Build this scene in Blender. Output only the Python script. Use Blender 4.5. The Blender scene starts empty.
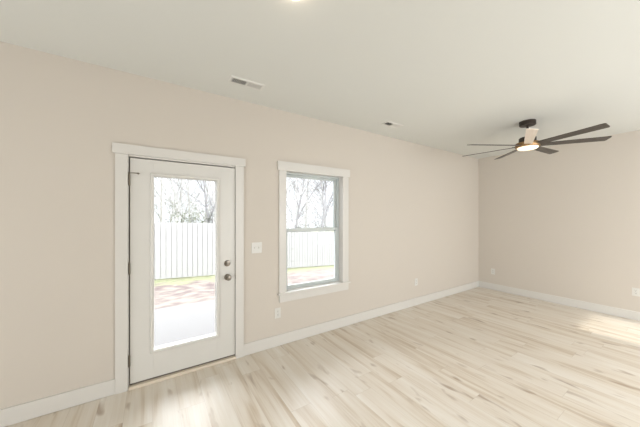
import bpy, bmesh, math, random
from mathutils import Vector, Matrix
C = bpy.context.scene.collection
S = bpy.context.scene
PI = math.pi
CEIL = 2.74          # ceiling height
EYE = 1.493          # camera height
LY = 2.77            # inner face of wall_left (with the door and window)
BX = 5.86            # inner face of wall_back
RY = -1.75           # inner face of wall_right (out of frame)
WX = -3.8            # inner face of wall_behind (out of frame)
FPX = 257.6

# ------------------------------------------------------------------ camera
cam = bpy.data.cameras.new('camera'); co = bpy.data.objects.new('camera', cam); C.objects.link(co)
cam.sensor_width = 36; cam.lens = 36 * FPX / 640; cam.clip_start = 0.02
cam.shift_y = 3.5 / 640
AZ = math.atan2(.546, .838)
co.location = (0, 0, EYE); co.rotation_euler = (PI / 2, 0, -AZ)
S.camera = co
VF = Vector((math.sin(AZ), math.cos(AZ), 0)); VR = Vector((math.cos(AZ), -math.sin(AZ), 0))

# ------------------------------------------------------------------ light
S.view_settings.view_transform = 'Standard'; S.view_settings.look = 'None'
S.view_settings.gamma = 1; S.view_settings.use_curve_mapping = False
S.view_settings.exposure = 0.0
w = bpy.data.worlds.new('sky'); S.world = w; w.use_nodes = True
wb = w.node_tree.nodes['Background']
wb.inputs[0].default_value = (0.91, 0.955, 1.0, 1); wb.inputs[1].default_value = 1.0
# overcast winter sky: brighter overhead than at the horizon
wn_ = w.node_tree; tcw = wn_.nodes.new('ShaderNodeTexCoord'); spw = wn_.nodes.new('ShaderNodeSeparateXYZ'); mrw = wn_.nodes.new('ShaderNodeMapRange')
wn_.links.new(tcw.outputs['Generated'], spw.inputs[0]); wn_.links.new(spw.outputs[2], mrw.inputs[0])
mrw.inputs[1].default_value = .16; mrw.inputs[2].default_value = .50; mrw.inputs[3].default_value = 1.5; mrw.inputs[4].default_value = 11.5
wn_.links.new(mrw.outputs[0], wb.inputs[1])

sl = bpy.data.lights.new('sun', 'SUN'); so = bpy.data.objects.new('sun', sl); C.objects.link(so)
sl.energy = 3.2; sl.angle = math.radians(1.3); sl.color = (1, .95, .86)
so.rotation_euler = Vector((0.0, 1, -.70)).to_track_quat('-Z', 'Y').to_euler()

def area(name, loc, direction, sx, sy, power, col):
    l = bpy.data.lights.new(name, 'AREA'); l.shape = 'RECTANGLE'; l.size = sx; l.size_y = sy
    l.energy = power; l.color = col
    o = bpy.data.objects.new(name, l); C.objects.link(o)
    o.location = loc; o.rotation_euler = Vector(direction).to_track_quat('-Z', 'Z').to_euler()
    return o
# added room fill along the unseen walls, standing in for windows not built
area('fill_light_behind', (WX + .1, .4, 1.35), (1, 0, .35), 3.6, 2.2, 152, (.96, .98, 1))
area('fill_light_right', (3.4, RY + .08, 1.2), (.1, 1, -.22), 4.2, 2.1, 138, (.96, .98, 1))

# ------------------------------------------------------------------ materials
def srgb(r, g, b):
    f = lambda c: (c / 255 / 12.92) if c / 255 <= .04045 else ((c / 255 + .055) / 1.055) ** 2.4
    return (f(r), f(g), f(b), 1)
def mat(name, col, rough=.5, metal=0, noise=.03, nscale=8, bump=0, bscale=200, coat=0, emit=None, estr=0, spec=.5):
    m = bpy.data.materials.new(name); m.use_nodes = True
    nt = m.node_tree; b = nt.nodes['Principled BSDF']
    tc = nt.nodes.new('ShaderNodeTexCoord'); nz = nt.nodes.new('ShaderNodeTexNoise')
    nz.inputs['Scale'].default_value = nscale; nz.inputs['Detail'].default_value = 3
    nt.links.new(tc.outputs['Object'], nz.inputs['Vector'])
    mx = nt.nodes.new('ShaderNodeMixRGB')
    k = 1 - noise
    mx.inputs[1].default_value = (col[0] * k, col[1] * k, col[2] * k, 1)
    mx.inputs[2].default_value = (min(1, col[0] * (1 + noise)), min(1, col[1] * (1 + noise)), min(1, col[2] * (1 + noise)), 1)
    nt.links.new(nz.outputs[0], mx.inputs[0]); nt.links.new(mx.outputs[0], b.inputs['Base Color'])
    b.inputs['Roughness'].default_value = rough; b.inputs['Metallic'].default_value = metal
    b.inputs['Coat Weight'].default_value = coat
    b.inputs['Specular IOR Level'].default_value = spec
    if bump:
        n2 = nt.nodes.new('ShaderNodeTexNoise'); n2.inputs['Scale'].default_value = bscale
        nt.links.new(tc.outputs['Object'], n2.inputs['Vector'])
        bp = nt.nodes.new('ShaderNodeBump'); bp.inputs['Strength'].default_value = bump; bp.inputs['Distance'].default_value = .002
        nt.links.new(n2.outputs[0], bp.inputs['Height']); nt.links.new(bp.outputs[0], b.inputs['Normal'])
    if emit:
        b.inputs['Emission Color'].default_value = emit; b.inputs['Emission Strength'].default_value = estr
    return m
def glass(name):
    m = bpy.data.materials.new(name); m.use_nodes = True; nt = m.node_tree
    for n in list(nt.nodes): nt.nodes.remove(n)
    o = nt.nodes.new('ShaderNodeOutputMaterial'); mx = nt.nodes.new('ShaderNodeMixShader')
    t = nt.nodes.new('ShaderNodeBsdfTransparent'); t.inputs[0].default_value = (.97, .97, .97, 1)
    g = nt.nodes.new('ShaderNodeBsdfGlossy'); g.inputs['Roughness'].default_value = .01
    f = nt.nodes.new('ShaderNodeFresnel'); f.inputs[0].default_value = 1.3
    nt.links.new(f.outputs[0], mx.inputs[0]); nt.links.new(t.outputs[0], mx.inputs[1]); nt.links.new(g.outputs[0], mx.inputs[2])
    nt.links.new(mx.outputs[0], o.inputs[0]); return m

M = {}
M['wall'] = mat('wall_paint', (.63, .58, .515, 1), .75, noise=.012, nscale=1.5, bump=.15, bscale=350, spec=.3)
M['ceiling'] = mat('ceiling_paint', (.72, .73, .695, 1), .85, noise=.012, nscale=1.2, bump=.1, bscale=300, spec=.2)
M['trim'] = mat('trim_paint', (0.6876, 0.6685, 0.6303, 1), .38, noise=.01)
M['door'] = mat('door_paint', (0.6900, 0.6776, 0.6402, 1), .35, noise=.012)
M['vinyl'] = mat('white_vinyl', (.56, .60, .59, 1), .35, noise=.01)
M['glass'] = glass('clear_glass')
M['dark'] = mat('weatherstrip_rubber', (.13, .11, .09, 1), .6)
M['nickel'] = mat('satin_nickel', (.24, .215, .18, 1), .30, metal=1, noise=.05)
M['hinge'] = mat('aged_nickel', (.25, .22, .18, 1), .4, metal=1, noise=.05)
M['sill'] = mat('sill_wood', srgb(222, 210, 192), .5)
M['caulk'] = mat('warm_caulk', srgb(200, 170, 130), .6)
M['plate'] = mat('switch_plate_plastic', (.70, .69, .65, 1), .35, noise=.01)
M['slot'] = mat('outlet_slot', (.05, .045, .04, 1), .7)
M['register'] = mat('register_enamel', (.74, .735, .70, 1), .45, noise=.01)
M['duct'] = mat('duct_inside', (.05, .055, .05, 1), .8)
M['bronze'] = mat('fan_bronze', (.035, .026, .02, 1), .42, noise=.1, spec=.4)
M['brass'] = mat('fan_brass_ring', (.32, .20, .10, 1), .38, metal=.9, noise=.06)
M['lens'] = mat('frosted_lens', (.9, .85, .75, 1), .5, emit=(1, .80, .56, 1), estr=1.1)
M['lamp'] = mat('ceiling_lamp_diffuser', (.9, .87, .8, 1), .5, emit=(1, .84, .66, 1), estr=15)
M['fence'] = mat('fence_wood', (0.2287, 0.2276, 0.2250, 1), .8, noise=.06, nscale=6)
M['rail'] = mat('fence_rail_and_gap_shade', (0.1742, 0.1715, 0.1674, 1), .85, noise=.1)  # rails and posts; darker tone also serves as shade between pickets
M['patio'] = mat('patio_concrete', (0.1022, 0.0975, 0.0938, 1), .85, noise=.05, nscale=5)
M['bark'] = mat('pale_bark', (0.2480, 0.2414, 0.2371, 1), .9, noise=.2, nscale=6)
M['bark_dark'] = mat('grey_bark', (0.1428, 0.1391, 0.1428, 1), .9, noise=.25, nscale=6)
M['leaf'] = mat('shrub_leaves', (0.0910, 0.1001, 0.0683, 1), .7, noise=.3, nscale=4)
M['siding'] = mat('exterior_siding', (.7, .7, .68, 1), .7)

def blade_mat(name, c1, c2, rough=.38):
    m = bpy.data.materials.new(name); m.use_nodes = True; nt = m.node_tree; b = nt.nodes['Principled BSDF']
    tc = nt.nodes.new('ShaderNodeTexCoord'); mp = nt.nodes.new('ShaderNodeMapping'); mp.inputs['Scale'].default_value = (3, 60, 60)
    nz = nt.nodes.new('ShaderNodeTexNoise'); nz.inputs['Scale'].default_value = 1; nz.inputs['Detail'].default_value = 5
    r = nt.nodes.new('ShaderNodeValToRGB'); r.color_ramp.elements[0].color = c1; r.color_ramp.elements[1].color = c2
    r.color_ramp.elements[0].position = .35; r.color_ramp.elements[1].position = .65
    nt.links.new(tc.outputs['Object'], mp.inputs[0]); nt.links.new(mp.outputs[0], nz.inputs['Vector'])
    nt.links.new(nz.outputs[0], r.inputs[0]); nt.links.new(r.outputs[0], b.inputs['Base Color'])
    b.inputs['Roughness'].default_value = rough; return m
M['blade'] = blade_mat('walnut_blade', (.050, .042, .034, 1), (.078, .066, .052, 1))
M['highlight_blade'] = blade_mat('highlight_blade', (.86, .76, .66, 1), (.92, .84, .76, 1))  # near-white colour paints in the highlight on the blade facing the camera

def floor_mat():
    m = bpy.data.materials.new('oak_plank_floor'); m.use_nodes = True; nt = m.node_tree; L = nt.links
    b = nt.nodes['Principled BSDF']
    N = lambda t: nt.nodes.new(t)
    def math_(op, a, bb=None, c=None):
        n = N('ShaderNodeMath'); n.operation = op
        for i, v in enumerate((a, bb, c)):
            if v is None: continue
            if isinstance(v, (int, float)): n.inputs[i].default_value = v
            else: L.new(v, n.inputs[i])
        return n.outputs[0]
    g = N('ShaderNodeNewGeometry'); sp = N('ShaderNodeSeparateXYZ'); L.new(g.outputs['Position'], sp.inputs[0])
    x, y = sp.outputs[0], sp.outputs[1]
    PW, PL = .178, 1.22
    xr = math_('DIVIDE', x, PW); row = math_('FLOOR', xr)
    wn = N('ShaderNodeTexWhiteNoise'); wn.noise_dimensions = '1D'; L.new(row, wn.inputs['W'])
    yr = math_('ADD', math_('DIVIDE', y, PL), wn.outputs['Value']); col = math_('FLOOR', yr)
    pid = math_('ADD', math_('MULTIPLY', row, 7.31), math_('MULTIPLY', col, 3.77))
    w2 = N('ShaderNodeTexWhiteNoise'); w2.noise_dimensions = '1D'; L.new(pid, w2.inputs['W'])
    rnd = w2.outputs['Value']
    # grain coordinates, shifted for every plank
    cb = N('ShaderNodeCombineXYZ'); L.new(x, cb.inputs[0]); L.new(y, cb.inputs[1]); L.new(math_('MULTIPLY', rnd, 37.0), cb.inputs[2])
    def noise(sx, sy, det, rough=.55, dist=0):
        mp = N('ShaderNodeMapping'); mp.inputs['Scale'].default_value = (sx, sy, 1); L.new(cb.outputs[0], mp.inputs[0])
        n = N('ShaderNodeTexNoise'); n.inputs['Scale'].default_value = 1; n.inputs['Detail'].default_value = det
        n.inputs['Roughness'].default_value = rough; n.inputs['Distortion'].default_value = dist
        L.new(mp.outputs[0], n.inputs['Vector']); return n.outputs[0]
    broad = noise(11, .8, 2.5, .55, .6); fine = noise(80, 2.2, 5, .62, .3); knot = noise(12, 3.6, 1.5, .5, .4)
    base = N('ShaderNodeValToRGB'); cr = base.color_ramp
    cr.elements[0].position = .27; cr.elements[0].color = (.45, .335, .21, 1)
    cr.elements[1].position = .66; cr.elements[1].color = (.77, .725, .655, 1)
    e = cr.elements.new(.46); e.color = (.68, .61, .515, 1)
    v = math_('ADD', math_('MULTIPLY', broad, .62), math_('ADD', math_('MULTIPLY', fine, .24), math_('MULTIPLY', rnd, .08)))
    v = math_('ADD', v, .015)
    L.new(v, base.inputs[0])
    kn = N('ShaderNodeMapRange'); kn.inputs[1].default_value = .64; kn.inputs[2].default_value = .76; L.new(knot, kn.inputs[0])
    mk = N('ShaderNodeMixRGB'); mk.inputs[2].default_value = (.33, .235, .155, 1)
    L.new(math_('MULTIPLY', kn.outputs[0], .75), mk.inputs[0]); L.new(base.outputs[0], mk.inputs[1])
    # seams
    fx = math_('FRACT', xr); ex = math_('MINIMUM', fx, math_('SUBTRACT', 1, fx))
    fy = math_('FRACT', yr); ey = math_('MINIMUM', fy, math_('SUBTRACT', 1, fy))
    sx = math_('LESS_THAN', ex, .008); sy = math_('LESS_THAN', ey, .0014)
    seam = math_('MAXIMUM', sx, sy)
    ms = N('ShaderNodeMixRGB'); ms.inputs[2].default_value = (.36, .28, .20, 1)
    L.new(math_('MULTIPLY', seam, .30), ms.inputs[0]); L.new(mk.outputs[0], ms.inputs[1])
    L.new(ms.outputs[0], b.inputs['Base Color'])
    b.inputs['Roughness'].default_value = .42
    L.new(math_('ADD', .30, math_('MULTIPLY', fine, .16)), b.inputs['Roughness'])
    bp = N('ShaderNodeBump'); bp.inputs['Strength'].default_value = .12; bp.inputs['Distance'].default_value = .002
    L.new(math_('SUBTRACT', fine, seam), bp.inputs['Height']); L.new(bp.outputs[0], b.inputs['Normal'])
    return m
M['floor'] = floor_mat()

def ground_mat():
    m = bpy.data.materials.new('yard_ground'); m.use_nodes = True; nt = m.node_tree; L = nt.links; b = nt.nodes['Principled BSDF']
    at = nt.nodes.new('ShaderNodeAttribute'); at.attribute_name = 'grass'
    g = nt.nodes.new('ShaderNodeNewGeometry')
    def noise(s, d, loc=0):
        n = nt.nodes.new('ShaderNodeTexNoise'); n.inputs['Scale'].default_value = s; n.inputs['Detail'].default_value = d
        L.new(g.outputs['Position'], n.inputs['Vector']); return n.outputs[0]
    r1 = nt.nodes.new('ShaderNodeValToRGB')
    r1.color_ramp.elements[0].position = .40; r1.color_ramp.elements[0].color = (0.0622, 0.0426, 0.0390, 1)
    r1.color_ramp.elements[1].position = .60; r1.color_ramp.elements[1].color = (0.1276, 0.1068, 0.0880, 1)
    L.new(noise(3.5, 6), r1.inputs[0])
    r2 = nt.nodes.new('ShaderNodeValToRGB')
    r2.color_ramp.elements[0].position = .35; r2.color_ramp.elements[0].color = (0.0865, 0.1015, 0.0463, 1)
    r2.color_ramp.elements[1].position = .65; r2.color_ramp.elements[1].color = (0.1482, 0.1431, 0.0819, 1)
    L.new(noise(9, 5), r2.inputs[0])
    ad = nt.nodes.new('ShaderNodeMath'); ad.operation = 'MULTIPLY_ADD'; ad.inputs[1].default_value = 1.0
    L.new(noise(2.2, 4), ad.inputs[0]); L.new(at.outputs['Fac'], ad.inputs[2])
    mr = nt.nodes.new('ShaderNodeMapRange'); mr.inputs[1].default_value = .92; mr.inputs[2].default_value = 1.08
    L.new(ad.outputs[0], mr.inputs[0])
    mx = nt.nodes.new('ShaderNodeMixRGB'); L.new(mr.outputs[0], mx.inputs[0]); L.new(r1.outputs[0], mx.inputs[1]); L.new(r2.outputs[0], mx.inputs[2])
    L.new(mx.outputs[0], b.inputs['Base Color']); b.inputs['Roughness'].default_value = .95
    return m
M['ground'] = ground_mat()

# ------------------------------------------------------------------ helpers
class MB:
    def __init__(s): s.bm = bmesh.new()
    def box(s, x0, x1, y0, y1, z0, z1, bevel=0):
        vs = [s.bm.verts.new((x, y, z)) for x in (x0, x1) for y in (y0, y1) for z in (z0, z1)]
        fs = [(0, 1, 3, 2), (4, 6, 7, 5), (0, 4, 5, 1), (2, 3, 7, 6), (0, 2, 6, 4), (1, 5, 7, 3)]
        faces = [s.bm.faces.new([vs[i] for i in f]) for f in fs]
        if bevel:
            es = list({e for f in faces for e in f.edges})
            bmesh.ops.bevel(s.bm, geom=es, offset=bevel, segments=2, affect='EDGES', profile=.6)
        return s
    def ring(s, x0, x1, z0, z1, wd, y0, y1, bevel=0):   # rectangular frame in an XZ plane
        wl, wr, wb_, wt = (wd if isinstance(wd, tuple) else (wd,) * 4)
        s.box(x0, x0 + wl, y0, y1, z0, z1, bevel); s.box(x1 - wr, x1, y0, y1, z0, z1, bevel)
        s.box(x0 + wl, x1 - wr, y0, y1, z0, z0 + wb_, bevel); s.box(x0 + wl, x1 - wr, y0, y1, z1 - wt, z1, bevel)
        return s
    def lathe(s, prof, seg=40, axis='Z', loc=(0, 0, 0)):
        rings = []
        for r, h in prof:
            ring = []
            for i in range(seg):
                a = 2 * PI * i / seg; p = (r * math.cos(a), r * math.sin(a), h)
                if axis == 'Y': p = (p[0], p[2], p[1])
                ring.append(s.bm.verts.new((p[0] + loc[0], p[1] + loc[1], p[2] + loc[2])))
            rings.append(ring)
        for a, b in zip(rings, rings[1:]):
            for i in range(seg):
                j = (i + 1) % seg; s.bm.faces.new((a[i], a[j], b[j], b[i]))
        s.bm.faces.new(rings[0]); s.bm.faces.new(rings[-1])
        return s
    def tube(s, p, q, r0, r1, n=5):
        p = Vector(p); q = Vector(q); d = (q - p)
        if d.length < 1e-6: return s
        d.normalize(); u = d.orthogonal().normalized(); v = d.cross(u)
        A = [s.bm.verts.new(p + (u * math.cos(2 * PI * i / n) + v * math.sin(2 * PI * i / n)) * r0) for i in range(n)]
        B = [s.bm.verts.new(q + (u * math.cos(2 * PI * i / n) + v * math.sin(2 * PI * i / n)) * r1) for i in range(n)]
        for i in range(n):
            j = (i + 1) % n; s.bm.faces.new((A[i], A[j], B[j], B[i]))
        if r0 > .004: s.bm.faces.new(A); s.bm.faces.new(B)
        return s
    def build(s, name, m, parent=None, smooth=False, loc=None):
        bmesh.ops.recalc_face_normals(s.bm, faces=s.bm.faces[:])
        me = bpy.data.meshes.new(name); s.bm.to_mesh(me); s.bm.free()
        me.materials.append(m)
        o = bpy.data.objects.new(name, me); C.objects.link(o)
        if smooth:
            for f in me.polygons: f.use_smooth = True
            try: me.set_sharp_from_angle(angle=math.radians(35))
            except Exception: pass
        if parent: o.parent = parent
        if loc: o.location = loc
        return o
def empty(name, loc=(0, 0, 0), rz=0):
    o = bpy.data.objects.new(name, None); C.objects.link(o); o.location = loc; o.rotation_euler = (0, 0, rz)
    o.empty_display_size = .1; return o
def tag(o, label=None, cat=None, group=None, kind=None):
    if label: o['label'] = label
    if cat: o['category'] = cat
    if group: o['group'] = group
    if kind: o['kind'] = kind
    return o
def struct(o, label=None): o['kind'] = 'structure'; return tag(o, label)
def copy_tree(o, parent=None):
    c = o.copy(); C.objects.link(c); c.parent = parent
    for ch in [k for k in o.children]: copy_tree(ch, c)
    return c

# ------------------------------------------------------------------ room shell
T = .16
DX0, DX1, DZ = -.200, .768, 2.055       # rough opening of the door
WX0, WX1, WZ0, WZ1 = 1.310, 2.183, .585, 2.055
struct(MB().box(WX - T, BX + T, RY - T, LY + T, -.12, 0).build('floor', M['floor']), 'pale oak plank floor')
struct(MB().box(WX - T, BX + T, RY - T, LY + T, CEIL, CEIL + .12).build('ceiling', M['ceiling']), 'smooth off white ceiling')
m = MB()
y0, y1 = LY, LY + T
m.box(WX, DX0, y0, y1, 0, CEIL).box(DX0, DX1, y0, y1, DZ, CEIL).box(DX1, WX0, y0, y1, 0, CEIL)
m.box(WX0, WX1, y0, y1, 0, WZ0).box(WX0, WX1, y0, y1, WZ1, CEIL).box(WX1, BX + T, y0, y1, 0, CEIL)
struct(m.build('wall_left', M['wall']), 'beige wall with the glazed door and window')
struct(MB().box(BX, BX + T, RY, LY, 0, CEIL).build('wall_back', M['wall']), 'plain beige wall behind the ceiling fan')
struct(MB().box(WX - T, WX, RY, LY + T, 0, CEIL).build('wall_behind', M['wall']))
# wall_right has a window opening near the back corner
QX0, QX1, QZ0, QZ1 = 4.75, 5.70, .50, 2.05
m = MB(); y0, y1 = RY - T, RY
m.box(WX - T, QX0, y0, y1, 0, CEIL).box(QX1, BX + T, y0, y1, 0, CEIL).box(QX0, QX1, y0, y1, 0, QZ0).box(QX0, QX1, y0, y1, QZ1, CEIL)
struct(m.build('wall_right', M['wall']))

BH = .128
def baseboard(name, x0, x1, y0, y1):
    m = MB().box(x0, x1, y0, y1, 0.002, BH, .003)
    return struct(m.build(name, M['trim']))
baseboard('baseboard_left', WX, -.262, LY - .015, LY).name
baseboard('baseboard_left', .818, BX, LY - .015, LY)
baseboard('baseboard_back', BX - .015, BX, RY + .015, LY - .015)
baseboard('baseboard_right', WX, BX, RY, RY + .015)

# ------------------------------------------------------------------ door_1
D1 = struct(empty('door_1', (0, LY, 0)), 'off white exterior door with full glass lite')
# casing
tk = .019
m = MB().box(-.262, -.176, -tk, 0, 0, 2.032, .002).box(.736, .820, -tk, 0, 0, 2.032, .002)
m.box(-.280, .838, -tk - .007, 0, 2.032, 2.116, .002)
m.build('casing', M['trim'], D1)
# jamb set in the opening
m = MB().box(DX0 + .003, -.170, 0, T - .01, 0, 2.045).box(.740, DX1 - .003, 0, T - .01, 0, 2.045).box(-.170, .740, 0, T - .01, 2.018, 2.045)
m.build('jamb', M['trim'], D1)
m = MB().box(-.170, -.140, .052, .066, .03, 2.018).box(.7345, .740, .012, .066, .03, 2.018).box(-.14, .712, .052, .066, 1.99, 2.018)
m.build('weatherstrip', M['dark'], D1)
MB().box(-.170, .740, -.024, T + .03, .001, .026, .003).build('threshold', M['sill'], D1)
# slab: stiles and rails around the glass (one panel mesh)
sx0, sx1, sz0, sz1 = -.161, .7345, .042, 2.008
gx0, gx1, gz0, gz1 = .014, .548, .292, 1.862
MB().ring(sx0, sx1, sz0, sz1, (gx0 - sx0 - .004, sx1 - gx1 - .004, gz0 - sz0 - .004, sz1 - gz1 - .004), .004, .048, .0015).build('door_panel', M['door'], D1)
MB().box(sx0, sx1, .010, .044, .028, .042).build('door_sweep', M['dark'], D1)
def lite_frame():
    bm = MB(); x0, x1, z0, z1 = gx0, gx1, gz0, gz1
    prof = [(.030, .004), (.028, -.004), (.021, -.009), (.010, -.007), (.003, -.003), (0, .012)]
    loops = []
    for o_, y in prof:
        loops.append([bm.bm.verts.new(p) for p in ((x0 - o_, y, z0 - o_), (x1 + o_, y, z0 - o_), (x1 + o_, y, z1 + o_), (x0 - o_, y, z1 + o_))])
    for a, b in zip(loops, loops[1:]):
        for i in range(4): j = (i + 1) % 4; bm.bm.faces.new((a[i], a[j], b[j], b[i]))
    return bm
lf = lite_frame().build('lite_frame', M['door'], D1)
MB().box(gx0 - .003, gx1 + .003, .022, .028, gz0 - .003, gz1 + .003).build('door_glass', M['glass'], D1)
# outer lite frame
MB().ring(gx0 - .02, gx1 + .02, gz0 - .02, gz1 + .02, .022, .048, .056).build('lite_frame', M['door'], D1)
# hardware
db = MB().lathe([(.0, -.0), (.031, 0), (.031, -.010), (.027, -.016), (.016, -.018), (.015, -.022), (0, -.022)], 28, 'Y', (.655, .004, 1.012)).build('deadbolt', M['nickel'], D1, True)
MB().box(.643, .667, -.040, -.017, 1.008, 1.016, .002).build('thumb_turn', M['nickel'], db)
kb = MB().lathe([(0, 0), (.033, 0), (.033, -.006), (.028, -.010), (.012, -.013), (.011, -.030), (.019, -.036), (.027, -.047), (.027, -.057), (.020, -.066), (0, -.069)], 28, 'Y', (.657, .004, .868)).build('door_knob', M['nickel'], D1, True)
MB().lathe([(0, -.068), (.007, -.068), (.007, -.072), (0, -.072)], 16, 'Y', (.657, .004, .868)).build('lock_button', M['hinge'], kb, True)
MB().box(.7350, .7415, -.005, .03, .84, .90, .001).build('strike_plate', M['hinge'], D1)
MB().box(.7350, .7415, -.002, .03, .985, 1.04, .001).build('strike_plate', M['hinge'], D1)
for i, hz in enumerate((1.815, 1.045, .245)):
    h = MB().tube((-.166, -.006, hz - .048), (-.166, -.006, hz + .048), .0065, .0065, 12).box(-.170, -.158, -.002, .012, hz - .046, hz + .046)
    h.tube((-.166, -.006, hz + .048), (-.166, -.006, hz + .056), .0045, .003, 8)
    ho = h.build('hinge', M['hinge'], D1)
    if i == 0:
        MB().tube((-.166, -.010, hz + .059), (-.108, -.030, hz + .059), .0035, .0035, 8).tube((-.108, -.030, hz + .059), (-.100, -.010, hz + .059), .006, .008, 8) \
            .box(-.174, -.158, -.014, .000, hz + .055, hz + .063, .001).build('hinge_pin_stop', M['hinge'], ho)
tag([c for c in D1.children if c.name.startswith('door_sweep')][0], 'dark rubber sweep')

# ------------------------------------------------------------------ window_1
W1 = struct(empty('window_1', (0, LY, 0)), 'white single hung window with flat casing')
ix0, ix1, iz0, iz1 = 1.325, 2.130, .610, 2.038
m = MB().box(1.232, 1.322, -tk, 0, .608, iz1, .002).box(2.165, 2.262, -tk, 0, .608, iz1, .002)
m.box(1.212, 2.284, -tk - .007, 0, iz1, 2.142, .002)
m.build('casing', M['trim'], W1)
WXR = 2.165
# drywall / wood returns
m = MB().box(WX0 + .002, ix0, 0, .075, iz0, 2.05).box(WXR, WXR + .018, 0, .075, iz0, 2.05).box(ix0, WXR, 0, .075, iz1, 2.05)
m.build('jamb', M['trim'], W1)
MB().box(1.215, 2.282, -.040, .075, .588, .610, .003).build('window_sill', M['trim'], W1)
MB().box(1.236, 2.262, -tk, 0, .498, .588, .002).build('apron', M['trim'], W1)
fy0, fy1 = .068, .150
MB().ring(ix0 + .001, WXR - .001, iz0 + .001, iz1 - .001, (.026, .026, .014, .020), fy0, fy1, .002).build('window_frame', M['vinyl'], W1)
mid = 1.325
def sash(name, z0, z1, ya, yb, wt, wb2):
    f = MB().ring(ix0 + .027, WXR - .027, z0, z1, (.030, .030, wb2, wt), ya, yb, .003).build(name, M['vinyl'], W1)
    MB().box(ix0 + .055, WXR - .055, (ya + yb) / 2 - .004, (ya + yb) / 2 + .004, z0 + wb2 - .003, z1 - wt + .003).build('pane', M['glass'], f)
    return f
up = sash('upper_sash', mid - .022, iz1 - .021, .112, .140, .030, .042)
lo = sash('lower_sash', iz0 + .015, mid + .028, .078, .106, .044, .030)
for lx in (1.52, 1.93):
    MB().box(lx, lx + .055, .082, .104, mid + .028, mid + .036, .002).box(lx + .01, lx + .04, .076, .098, mid + .036, mid + .043, .002).build('sash_lock', M['vinyl'], lo)

# window_2 on wall_right, out of frame: the sun comes in here
W2 = struct(empty('window_2', (0, RY, 0)))
MB().ring(QX0, QX1, QZ0, QZ1, .02, -.12, -.04).build('window_frame', M['vinyl'], W2)
MB().ring(QX0 - .09, QX1 + .09, QZ0 - .09, QZ1 + .09, .09, 0, .019).build('casing', M['trim'], W2)
MB().box(QX0 + .02, QX1 - .02, -.085, -.078, QZ0 + .02, QZ1 - .02).build('pane', M['glass'], W2)

# ------------------------------------------------------------------ switch and outlets (built facing -Y at origin)
def screw(par, x, z, y=-.0075):
    MB().lathe([(0, 0), (.0035, 0), (.003, -.0012), (0, -.0012)], 12, 'Y', (x, y + .0012, z)).build('screw', M['plate'], par, True)
def outlet(loc, rz, label):
    r = tag(empty('wall_outlet', loc, rz), label, 'outlet')
    p = MB().box(-.036, .036, -.006, 0, -.059, .059, .002).build('cover_plate', M['plate'], r)
    screw(p, 0, 0)
    for s in (1, -1):
        q = MB().box(-.017, .017, -.009, -.004, s * .0195 - .014, s * .0195 + .014, .003).build('receptacle', M['plate'], r)
        b = MB().box(-.0075, -.0055, -.0095, -.006, s * .0195 - .001, s * .0195 + .008).box(.0055, .0075, -.0095, -.006, s * .0195 - .001, s * .0195 + .007)
        b.lathe([(0, 0), (.0028, 0), (.0028, -.003), (0, -.003)], 10, 'Y', (0, -.0065, s * .0195 - .008))
        b.build('socket_slots', M['slot'], q)
    return r
outlet((1.219, LY, .381), 0, 'white double outlet on wall below left corner of the window')
outlet((3.747, LY, .392), 0, 'small white outlet on the long wall right of the window')
outlet((BX, 2.490, .376), -PI / 2, 'small white outlet on back wall near the room corner')
outlet((BX, .628, .410), -PI / 2, 'white outlet on back wall at the right edge of the photo')
sw = tag(empty('light_switch', (.968, LY, 1.153), 0), 'white two gang switch plate on wall between door and window', 'light switch')
p = MB().box(-.0585, .0585, -.006, 0, -.059, .059, .002).build('cover_plate', M['plate'], sw)
for s in (-1, 1):
    MB().box(s * .023 - .0055, s * .023 + .0055, -.010, -.004, -.012, .012, .001).box(s * .023 - .004, s * .023 + .004, -.018, -.008, .001, .009, .001).build('toggle', M['plate'], sw)
    screw(p, s * .023, .030); screw(p, s * .023, -.030)

# ------------------------------------------------------------------ ceiling registers
def register(x0, x1, y0, y1, label):
    cx, cy = (x0 + x1) / 2, (y0 + y1) / 2; hx, hy = (x1 - x0) / 2, (y1 - y0) / 2
    r = tag(empty('ceiling_vent', (cx, cy, CEIL)), label, 'vent')
    m = MB(); b = .026
    # sloped frame
    lo_ = [(-hx, -hy, 0), (hx, -hy, 0), (hx, hy, 0), (-hx, hy, 0)]
    mi = [(-hx + .008, -hy + .008, -.008), (hx - .008, -hy + .008, -.008), (hx - .008, hy - .008, -.008), (-hx + .008, hy - .008, -.008)]
    inn = [(-hx + b, -hy + b, -.008), (hx - b, -hy + b, -.008), (hx - b, hy - b, -.008), (-hx + b, hy - b, -.008)]
    inn2 = [(p[0], p[1], -.001) for p in inn]
    L = [[m.bm.verts.new(p) for p in l] for l in (lo_, mi, inn, inn2)]
    for a, c in zip(L, L[1:]):
        for i in range(4): j = (i + 1) % 4; m.bm.faces.new((a[i], a[j], c[j], c[i]))
    m.box(-.006, .006, -hy + b, hy - b, -.008, -.001)
    m.build('frame', M['register'], r)
    MB().box(-hx + b, hx - b, -hy + b, hy - b, -.0012, -.0002).build('duct_opening', M['duct'], r)
    for side in (-1, 1):
        m = MB(); xs = side * .008; xe = side * (hx - b - .002); n = 9
        for k in range(n):
            x = xs + (xe - xs) * (k + .5) / n
            dx = .0042 * side
            y_ = hy - b
            # thin slat tilted away from the middle bar
            q = [(x - dx, -y_, -.0015), (x + dx, -y_, -.0078), (x + dx, y_, -.0078), (x - dx, y_, -.0015)]
            a = [m.bm.verts.new(p) for p in q]; c = [m.bm.verts.new((p[0] + .0008, p[1], p[2])) for p in q]
            m.bm.faces.new(a); m.bm.faces.new(c)
            for i in range(4): j = (i + 1) % 4; m.bm.faces.new((a[i], a[j], c[j], c[i]))
        m.build('louvre', M['register'], r)
    return r
register(.580, .900, 2.320, 2.448, 'white ceiling register with two louvre banks above the door side')
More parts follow.
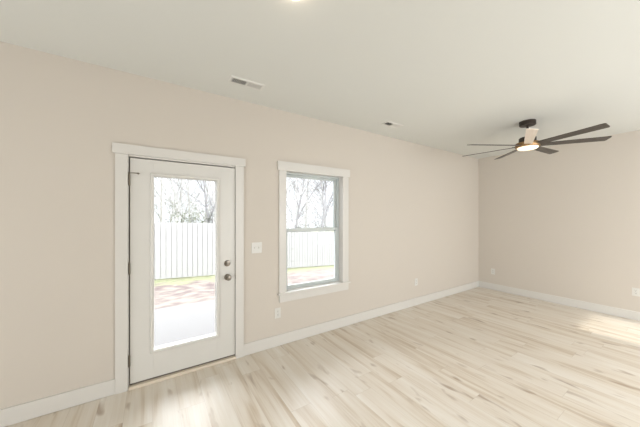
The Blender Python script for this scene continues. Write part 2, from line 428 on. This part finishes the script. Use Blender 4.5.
register(2.555, 2.865, 2.315, 2.440, 'small white ceiling register further along, nearer the fan')

# ------------------------------------------------------------------ lamp just above the frame
lp = tag(empty('ceiling_light', (.645, 1.235, CEIL)), 'round flush white ceiling lamp, glow at the top edge', 'ceiling light')
MB().lathe([(0, 0), (.075, 0), (.075, -.008), (.068, -.010), (0, -.010)], 40).build('trim_ring', M['trim'], lp, True)
MB().lathe([(.066, -.010), (.064, -.024), (.052, -.036), (.03, -.042), (0, -.044)], 40).build('diffuser', M['lamp'], lp, True)

# ------------------------------------------------------------------ ceiling fan
fp = VF * 3.36 + VR * (207.5 / FPX * 3.36)
fan = tag(empty('ceiling_fan', (fp.x, fp.y, CEIL), -AZ), 'dark bronze seven blade ceiling fan with round lit lamp', 'ceiling fan')
MB().lathe([(0, 0), (.086, 0), (.088, -.004), (.088, -.048), (.082, -.056), (.02, -.060), (0, -.060)], 44).build('canopy', M['bronze'], fan, True)
MB().lathe([(.013, -.055), (.013, -.215), (.02, -.215), (.02, -.225)], 20).build('downrod', M['bronze'], fan, True)
MB().lathe([(0, -.205), (.03, -.207), (.085, -.213), (.092, -.220), (.092, -.275), (.10, -.280), (0, -.281)], 44).build('motor_housing', M['bronze'], fan, True)
MB().lathe([(0, -.281), (.124, -.281), (.130, -.286), (.130, -.334), (.126, -.340), (.112, -.341), (0, -.340)], 56).build('light_ring', M['brass'], fan, True)
MB().lathe([(0, -.3402), (.112, -.3402), (.110, -.350), (.095, -.362), (.055, -.370), (0, -.372)], 48).build('lamp_lens', M['lens'], fan, True)
ZB = -.315; pitch = math.asin(-.208)
for k in range(7):
    phi = math.radians(-74.5 + 360 / 7 * k)
    m = MB()
    r0, r1, w0, w1, th = .11, .788, .042, .053, .008
    # outline with rounded corners
    pts = [(r0, -w0), (r1 - .01, -w1), (r1, -w1 + .012), (r1 - .012, w1 - .010), (r1 - .022, w1), (r0, w0)]
    up_ = [m.bm.verts.new((x, y, th / 2)) for x, y in pts]; dn = [m.bm.verts.new((x, y, -th / 2)) for x, y in pts]
    m.bm.faces.new(up_); m.bm.faces.new(dn)
    for i in range(len(pts)): j = (i + 1) % len(pts); m.bm.faces.new((up_[i], up_[j], dn[j], dn[i]))
    b = m.build('blade', M['highlight_blade'] if k == 6 else M['blade'], fan)
    b.location = (0, 0, ZB); b.rotation_euler = (Matrix.Rotation(phi, 3, 'Z') @ Matrix.Rotation(pitch, 3, 'X')).to_euler()
    if k == 6: b['label'] = 'blade with painted highlight'
    br = MB().box(.085, .165, -.022, .022, .004, .010, .002).build('blade_bracket', M['bronze'], b)

# ------------------------------------------------------------------ outside
def lerp(tab, x):
    if x <= tab[0][0]: return tab[0][1]
    for (a, b), (c, d) in zip(tab, tab[1:]):
        if x <= c: return b + (d - b) * (x - a) / (c - a)
    return tab[-1][1]
YF = [(-8, 10.4), (.13, 9.62), (1.9, 9.45), (5.7, 11.3), (8.3, 11.35), (16, 12.0)]
ZF = [(-8, -.35), (.13, -.50), (1.9, -.54), (5.7, -1.02), (8.3, -1.15), (16, -1.5)]
def gz(x, y):
    yf, zf = lerp(YF, x), lerp(ZF, x)
    if y < 5.2: return -.16 - max(0, x - 3.2) * .02
    if y < yf:
        s = (y - 5.2) / (yf - 5.2); z0 = -.14 - max(0, x - 3.2) * .02
        return z0 * (1 - s) + zf * s
    return zf - .035 * min(y - yf, 25)
bm = bmesh.new(); NX, NY = 90, 90
gl = bm.verts.layers.float.new('grass')
xs = [-30 + 100 * i / NX for i in range(NX + 1)]
xs = sorted(set([-30 + 5 * i for i in range(4)] + [-10 + .3 * i for i in range(90)] + [17 + 4 * i for i in range(16)]))
ys = [2.93 + .22 * i for i in range(45)] + [13 + 1.5 * i for i in range(45)]
grid = []
random.seed(3)
for y in ys:
    rowv = []
    for x in xs:
        v = bm.verts.new((x, y, gz(x, y) + random.uniform(-.012, .012)))
        yf = lerp(YF, x)
        v[gl] = .9 if y > yf - .2 else max(0, min(.9, .90 - (yf - y) * .34 + (.25 if x > 3 else 0)))
        rowv.append(v)
    grid.append(rowv)
for a, b in zip(grid, grid[1:]):
    for i in range(len(xs) - 1): bm.faces.new((a[i], a[i + 1], b[i + 1], b[i]))
me = bpy.data.meshes.new('ground'); bm.to_mesh(me); bm.free(); me.materials.append(M['ground'])
go = bpy.data.objects.new('ground', me); C.objects.link(go); struct(go, 'sloping back yard of mulch and grass')
struct(MB().box(-2.4, 3.0, LY + T + .0, 5.25, -.22, -.09, .006).build('patio', M['patio']), 'pale concrete patio slab outside the door')

# fence: one thing, a part for each bay of pickets
fe = tag(empty('wooden_fence', (0, 9.6, -.5)), 'tall pale picket privacy fence across the back yard', 'fence')
random.seed(11)
bx = -7.4
while bx < 15.5:
    ex = bx + 2.44
    m = MB(); x = bx
    while x < ex - .05:
        x2 = x + .141
        ya, yb = lerp(YF, x), lerp(YF, x2); zg = lerp(ZF, x + .07)
        h = 1.83 + random.uniform(-.008, .008); t_ = .018
        z0, z1 = zg + .03, zg + h
        # dog-eared picket outline
        def P(u, z): return (x + (x2 - x) * u, ya + (yb - ya) * u, z)
        o2 = [P(0, z0), P(1, z0), P(1, z1 - .03), P(.8, z1), P(.2, z1), P(0, z1 - .03)]
        a = [m.bm.verts.new((p[0] - 0, p[1] - 9.6, p[2] + .5)) for p in o2]
        c = [m.bm.verts.new((p[0] - 0, p[1] - 9.6 + t_, p[2] + .5)) for p in o2]
        m.bm.faces.new(a); m.bm.faces.new(c)
        for i in range(6): j = (i + 1) % 6; m.bm.faces.new((a[i], a[j], c[j], c[i]))
        x += .152
    m.build('picket_panel', M['fence'], fe)
    m = MB(); x = bx + .076
    while x < ex:
        x2 = x + .136; zg = lerp(ZF, x + .07); ya = lerp(YF, x + .07) - 9.6
        m.box(x, x2, ya + .072, ya + .09, zg + .53, zg + .5 + 1.81); x += .152
    m.build('gap_shade_panel', M['rail'], fe)  # backing boards added in a darker tone, as shade in the picket gaps
    n = 6
    for hh in (.35, .95, 1.55):
        m = MB()
        for i in range(n):
            xa, xb = bx + 2.44 * i / n, bx + 2.44 * (i + 1) / n
            m.tube((xa, lerp(YF, xa) - 9.6 + .045, lerp(ZF, xa) + hh + .5), (xb, lerp(YF, xb) - 9.6 + .045, lerp(ZF, xb) + hh + .5), .035, .035, 4)
        m.build('rail', M['rail'], fe)
    xa = bx
    MB().box(xa - .045, xa + .045, lerp(YF, xa) - 9.6 + .095, lerp(YF, xa) - 9.6 + .185, lerp(ZF, xa) + .5 - .1, lerp(ZF, xa) + .5 + 1.7).build('post', M['rail'], fe)
    bx = ex

# bare trees beyond the fence
def tree_mesh(seed, h, r, lean=(0, 0), forked=False):
    rng = random.Random(seed); m = MB()
    nseg = (10, 5, 3, 2); wob = (.07, .14, .2, .25); kids = (2, 2, 2, 0)
    def stem(p, d, ln, rad, lev):
        n = nseg[lev]
        for k in range(n):
            d = (d + Vector((rng.uniform(-1, 1), rng.uniform(-1, 1), rng.uniform(-.5, .9))) * wob[lev]).normalized()
            q = p + d * ln / n; r2 = rad * (1 - .75 / n) if lev else rad * .87
            m.tube(p, q, rad, r2, (7, 5, 4, 3)[lev]); p = q; rad = r2
            t = (k + 1) / n
            if lev == 0 and forked and k == 2:
                stem(p, (d + Vector((rng.choice((-1, 1)) * .55, rng.uniform(-.3, .3), .1))).normalized(), ln * .5, rad * .8, 1)
            if lev < 3 and not (lev == 0 and k == 0):
                for _ in range(kids[lev]):
                    sd_ = d.orthogonal().normalized(); sd_.rotate(Matrix.Rotation(rng.uniform(0, 2 * PI), 3, d))
                    an = rng.uniform(.45, 1.0)
                    nd = (d * math.cos(an) + sd_ * math.sin(an)).normalized()
                    L_ = ln * ((.34, .5, .55)[lev]) * rng.uniform(.6, 1.1) * (1.05 - .6 * t)
                    stem(p, nd, L_, min(rad * .55, (.034, .014, .006)[lev]), lev + 1)
    stem(Vector((0, 0, -.1)), Vector((lean[0], lean[1], 1)).normalized(), h, r, 0)
    return m
def world(u, d): a = (u - 320) / FPX; p = VF * d + VR * a * d; return p.x, p.y
trees = [
    (172, 15.5, 101, 8.5, .10, 'bark', 'pale bare tree seen at left of the door glass'),
    (186, 18.0, 102, 10, .13, 'bark', 'pale bare tree above the fence in middle of the door glass'),
    (197, 13.5, 103, 7.5, .085, 'bark', 'slim pale bare tree close behind fence, right of middle in door glass'),
    (211, 12.5, 104, 7, .085, 'bark_dark', 'grey forked bare tree at right of the door glass'),
    (291, 19.0, 105, 9, .13, 'bark_dark', 'grey bare tree at left edge of the window'),
    (299, 22.0, 106, 11, .14, 'bark', 'pale straight bare tree, second from left in the window'),
    (316, 18.5, 107, 9, .14, 'bark_dark', 'dark leaning forked tree in the right half of the window'),
    (329, 24.0, 108, 11, .15, 'bark', 'pale bare tree near right edge of the window'),
    (160, 26.0, 109, 12, .16, 'bark', 'distant bare tree behind left corner of the door glass'),
    (282, 25.0, 121, 10, .10, 'bark', 'slim pale bare tree behind the left sash edge of window'),
    (295, 15.5, 122, 7.5, .06, 'bark', 'thin young bare tree close behind fence, left in the window'),
    (310, 16.5, 123, 7, .05, 'bark', 'thin young bare tree close behind fence, middle of the window'),
    (323, 21.0, 124, 9, .09, 'bark_dark', 'slender grey bare tree right of the leaning forked one'),
    (166, 21.0, 125, 9, .09, 'bark', 'slender pale bare tree at far left of the door glass'),
    (179, 24.0, 126, 11, .11, 'bark', 'distant pale bare tree left of middle in the door glass'),
    (205, 19.0, 127, 9, .09, 'bark', 'slender pale bare tree right of middle in the door glass'),
    (191, 28.0, 128, 12, .13, 'bark', 'distant pale bare tree at middle of the door glass'),
    (95, 17.0, 131, 9, .10, 'bark', 'pale bare tree behind the fence well left of the door'),
    (125, 20.0, 132, 10, .12, 'bark_dark', 'grey bare tree behind the fence just left of the door'),
    (240, 19.0, 133, 10, .11, 'bark', 'pale bare tree behind fence hidden by wall between door and window'),
    (262, 22.0, 134, 11, .13, 'bark_dark', 'grey bare tree behind fence hidden by wall left of window'),
    (352, 20.0, 135, 10, .12, 'bark', 'pale bare tree behind fence just right of the window'),
    (385, 23.0, 136, 11, .13, 'bark_dark', 'grey bare tree behind fence well right of the window'),
    (306, 30.0, 110, 12, .16, 'bark', 'distant pale bare tree in middle of the window'),
    (218, 24.0, 112, 11, .15, 'bark', 'distant bare tree behind right edge of the door glass'),
]
for u, d, sd, h, r, mm, lab in trees:
    x, y = world(u, d)
    o = tree_mesh(sd, h, r, lean=(.1 if sd % 2 else -.08, 0) if sd != 107 else (.22, -.12), forked=mm == 'bark_dark').build('bare_tree', M[mm], None, False, (x, y, gz(x, y)))
    tag(o, lab, 'tree', 'bare trees beyond the fence')

# leafy undergrowth behind the fence
def shrub(sd, u, d, w_, h, label):
    rng = random.Random(sd); x, y = world(u, d); z = gz(x, y)
    r = tag(empty('shrub', (x, y, z)), label, 'shrub', 'undergrowth beyond the fence')
    st = MB(); lf_ = MB()
    for k in range(34):
        a = rng.uniform(0, 2 * PI); rr = rng.uniform(0, w_); tip = Vector((rr * math.cos(a), rr * math.sin(a), h * rng.uniform(.55, 1) * (1 - .3 * rr / w_)))
        md = Vector((tip.x * .35, tip.y * .35, tip.z * .5)); st.tube((tip.x * .08, tip.y * .08, 0), md, .018, .012, 4); st.tube(md, tip, .012, .004, 4)
        for j in range(22):
            t_ = rng.uniform(.15, 1.02); c = md.lerp(tip, t_) + Vector([rng.gauss(0, .13) for _ in range(3)])
            n_ = Vector([rng.gauss(0, 1) for _ in range(3)]).normalized(); u_ = n_.orthogonal().normalized(); v_ = n_.cross(u_); s_ = rng.uniform(.03, .06)
            lf_.bm.faces.new([lf_.bm.verts.new(c + q) for q in (u_ * s_, v_ * s_ * .5 + n_ * s_ * .1, -u_ * s_, -v_ * s_ * .5 + n_ * s_ * .1)])
    st.build('stems', M['bark'], r); lf_.build('foliage', M['leaf'], r)
shrub(21, 176, 11.0, 1.1, 3.1, 'leafy green shrub above fence, left part of the door glass')
shrub(22, 194, 11.6, 1.0, 3.3, 'leafy green shrub above fence, centre of the door glass')
shrub(23, 208, 12.6, 1.0, 3.2, 'leafy green shrub above fence, right part of the door glass')
shrub(24, 309, 17.5, 1.0, 3.0, 'low green shrub above fence in middle of the window')
shrub(25, 330, 19.0, 1.2, 3.3, 'low green shrub above fence at right of the window')
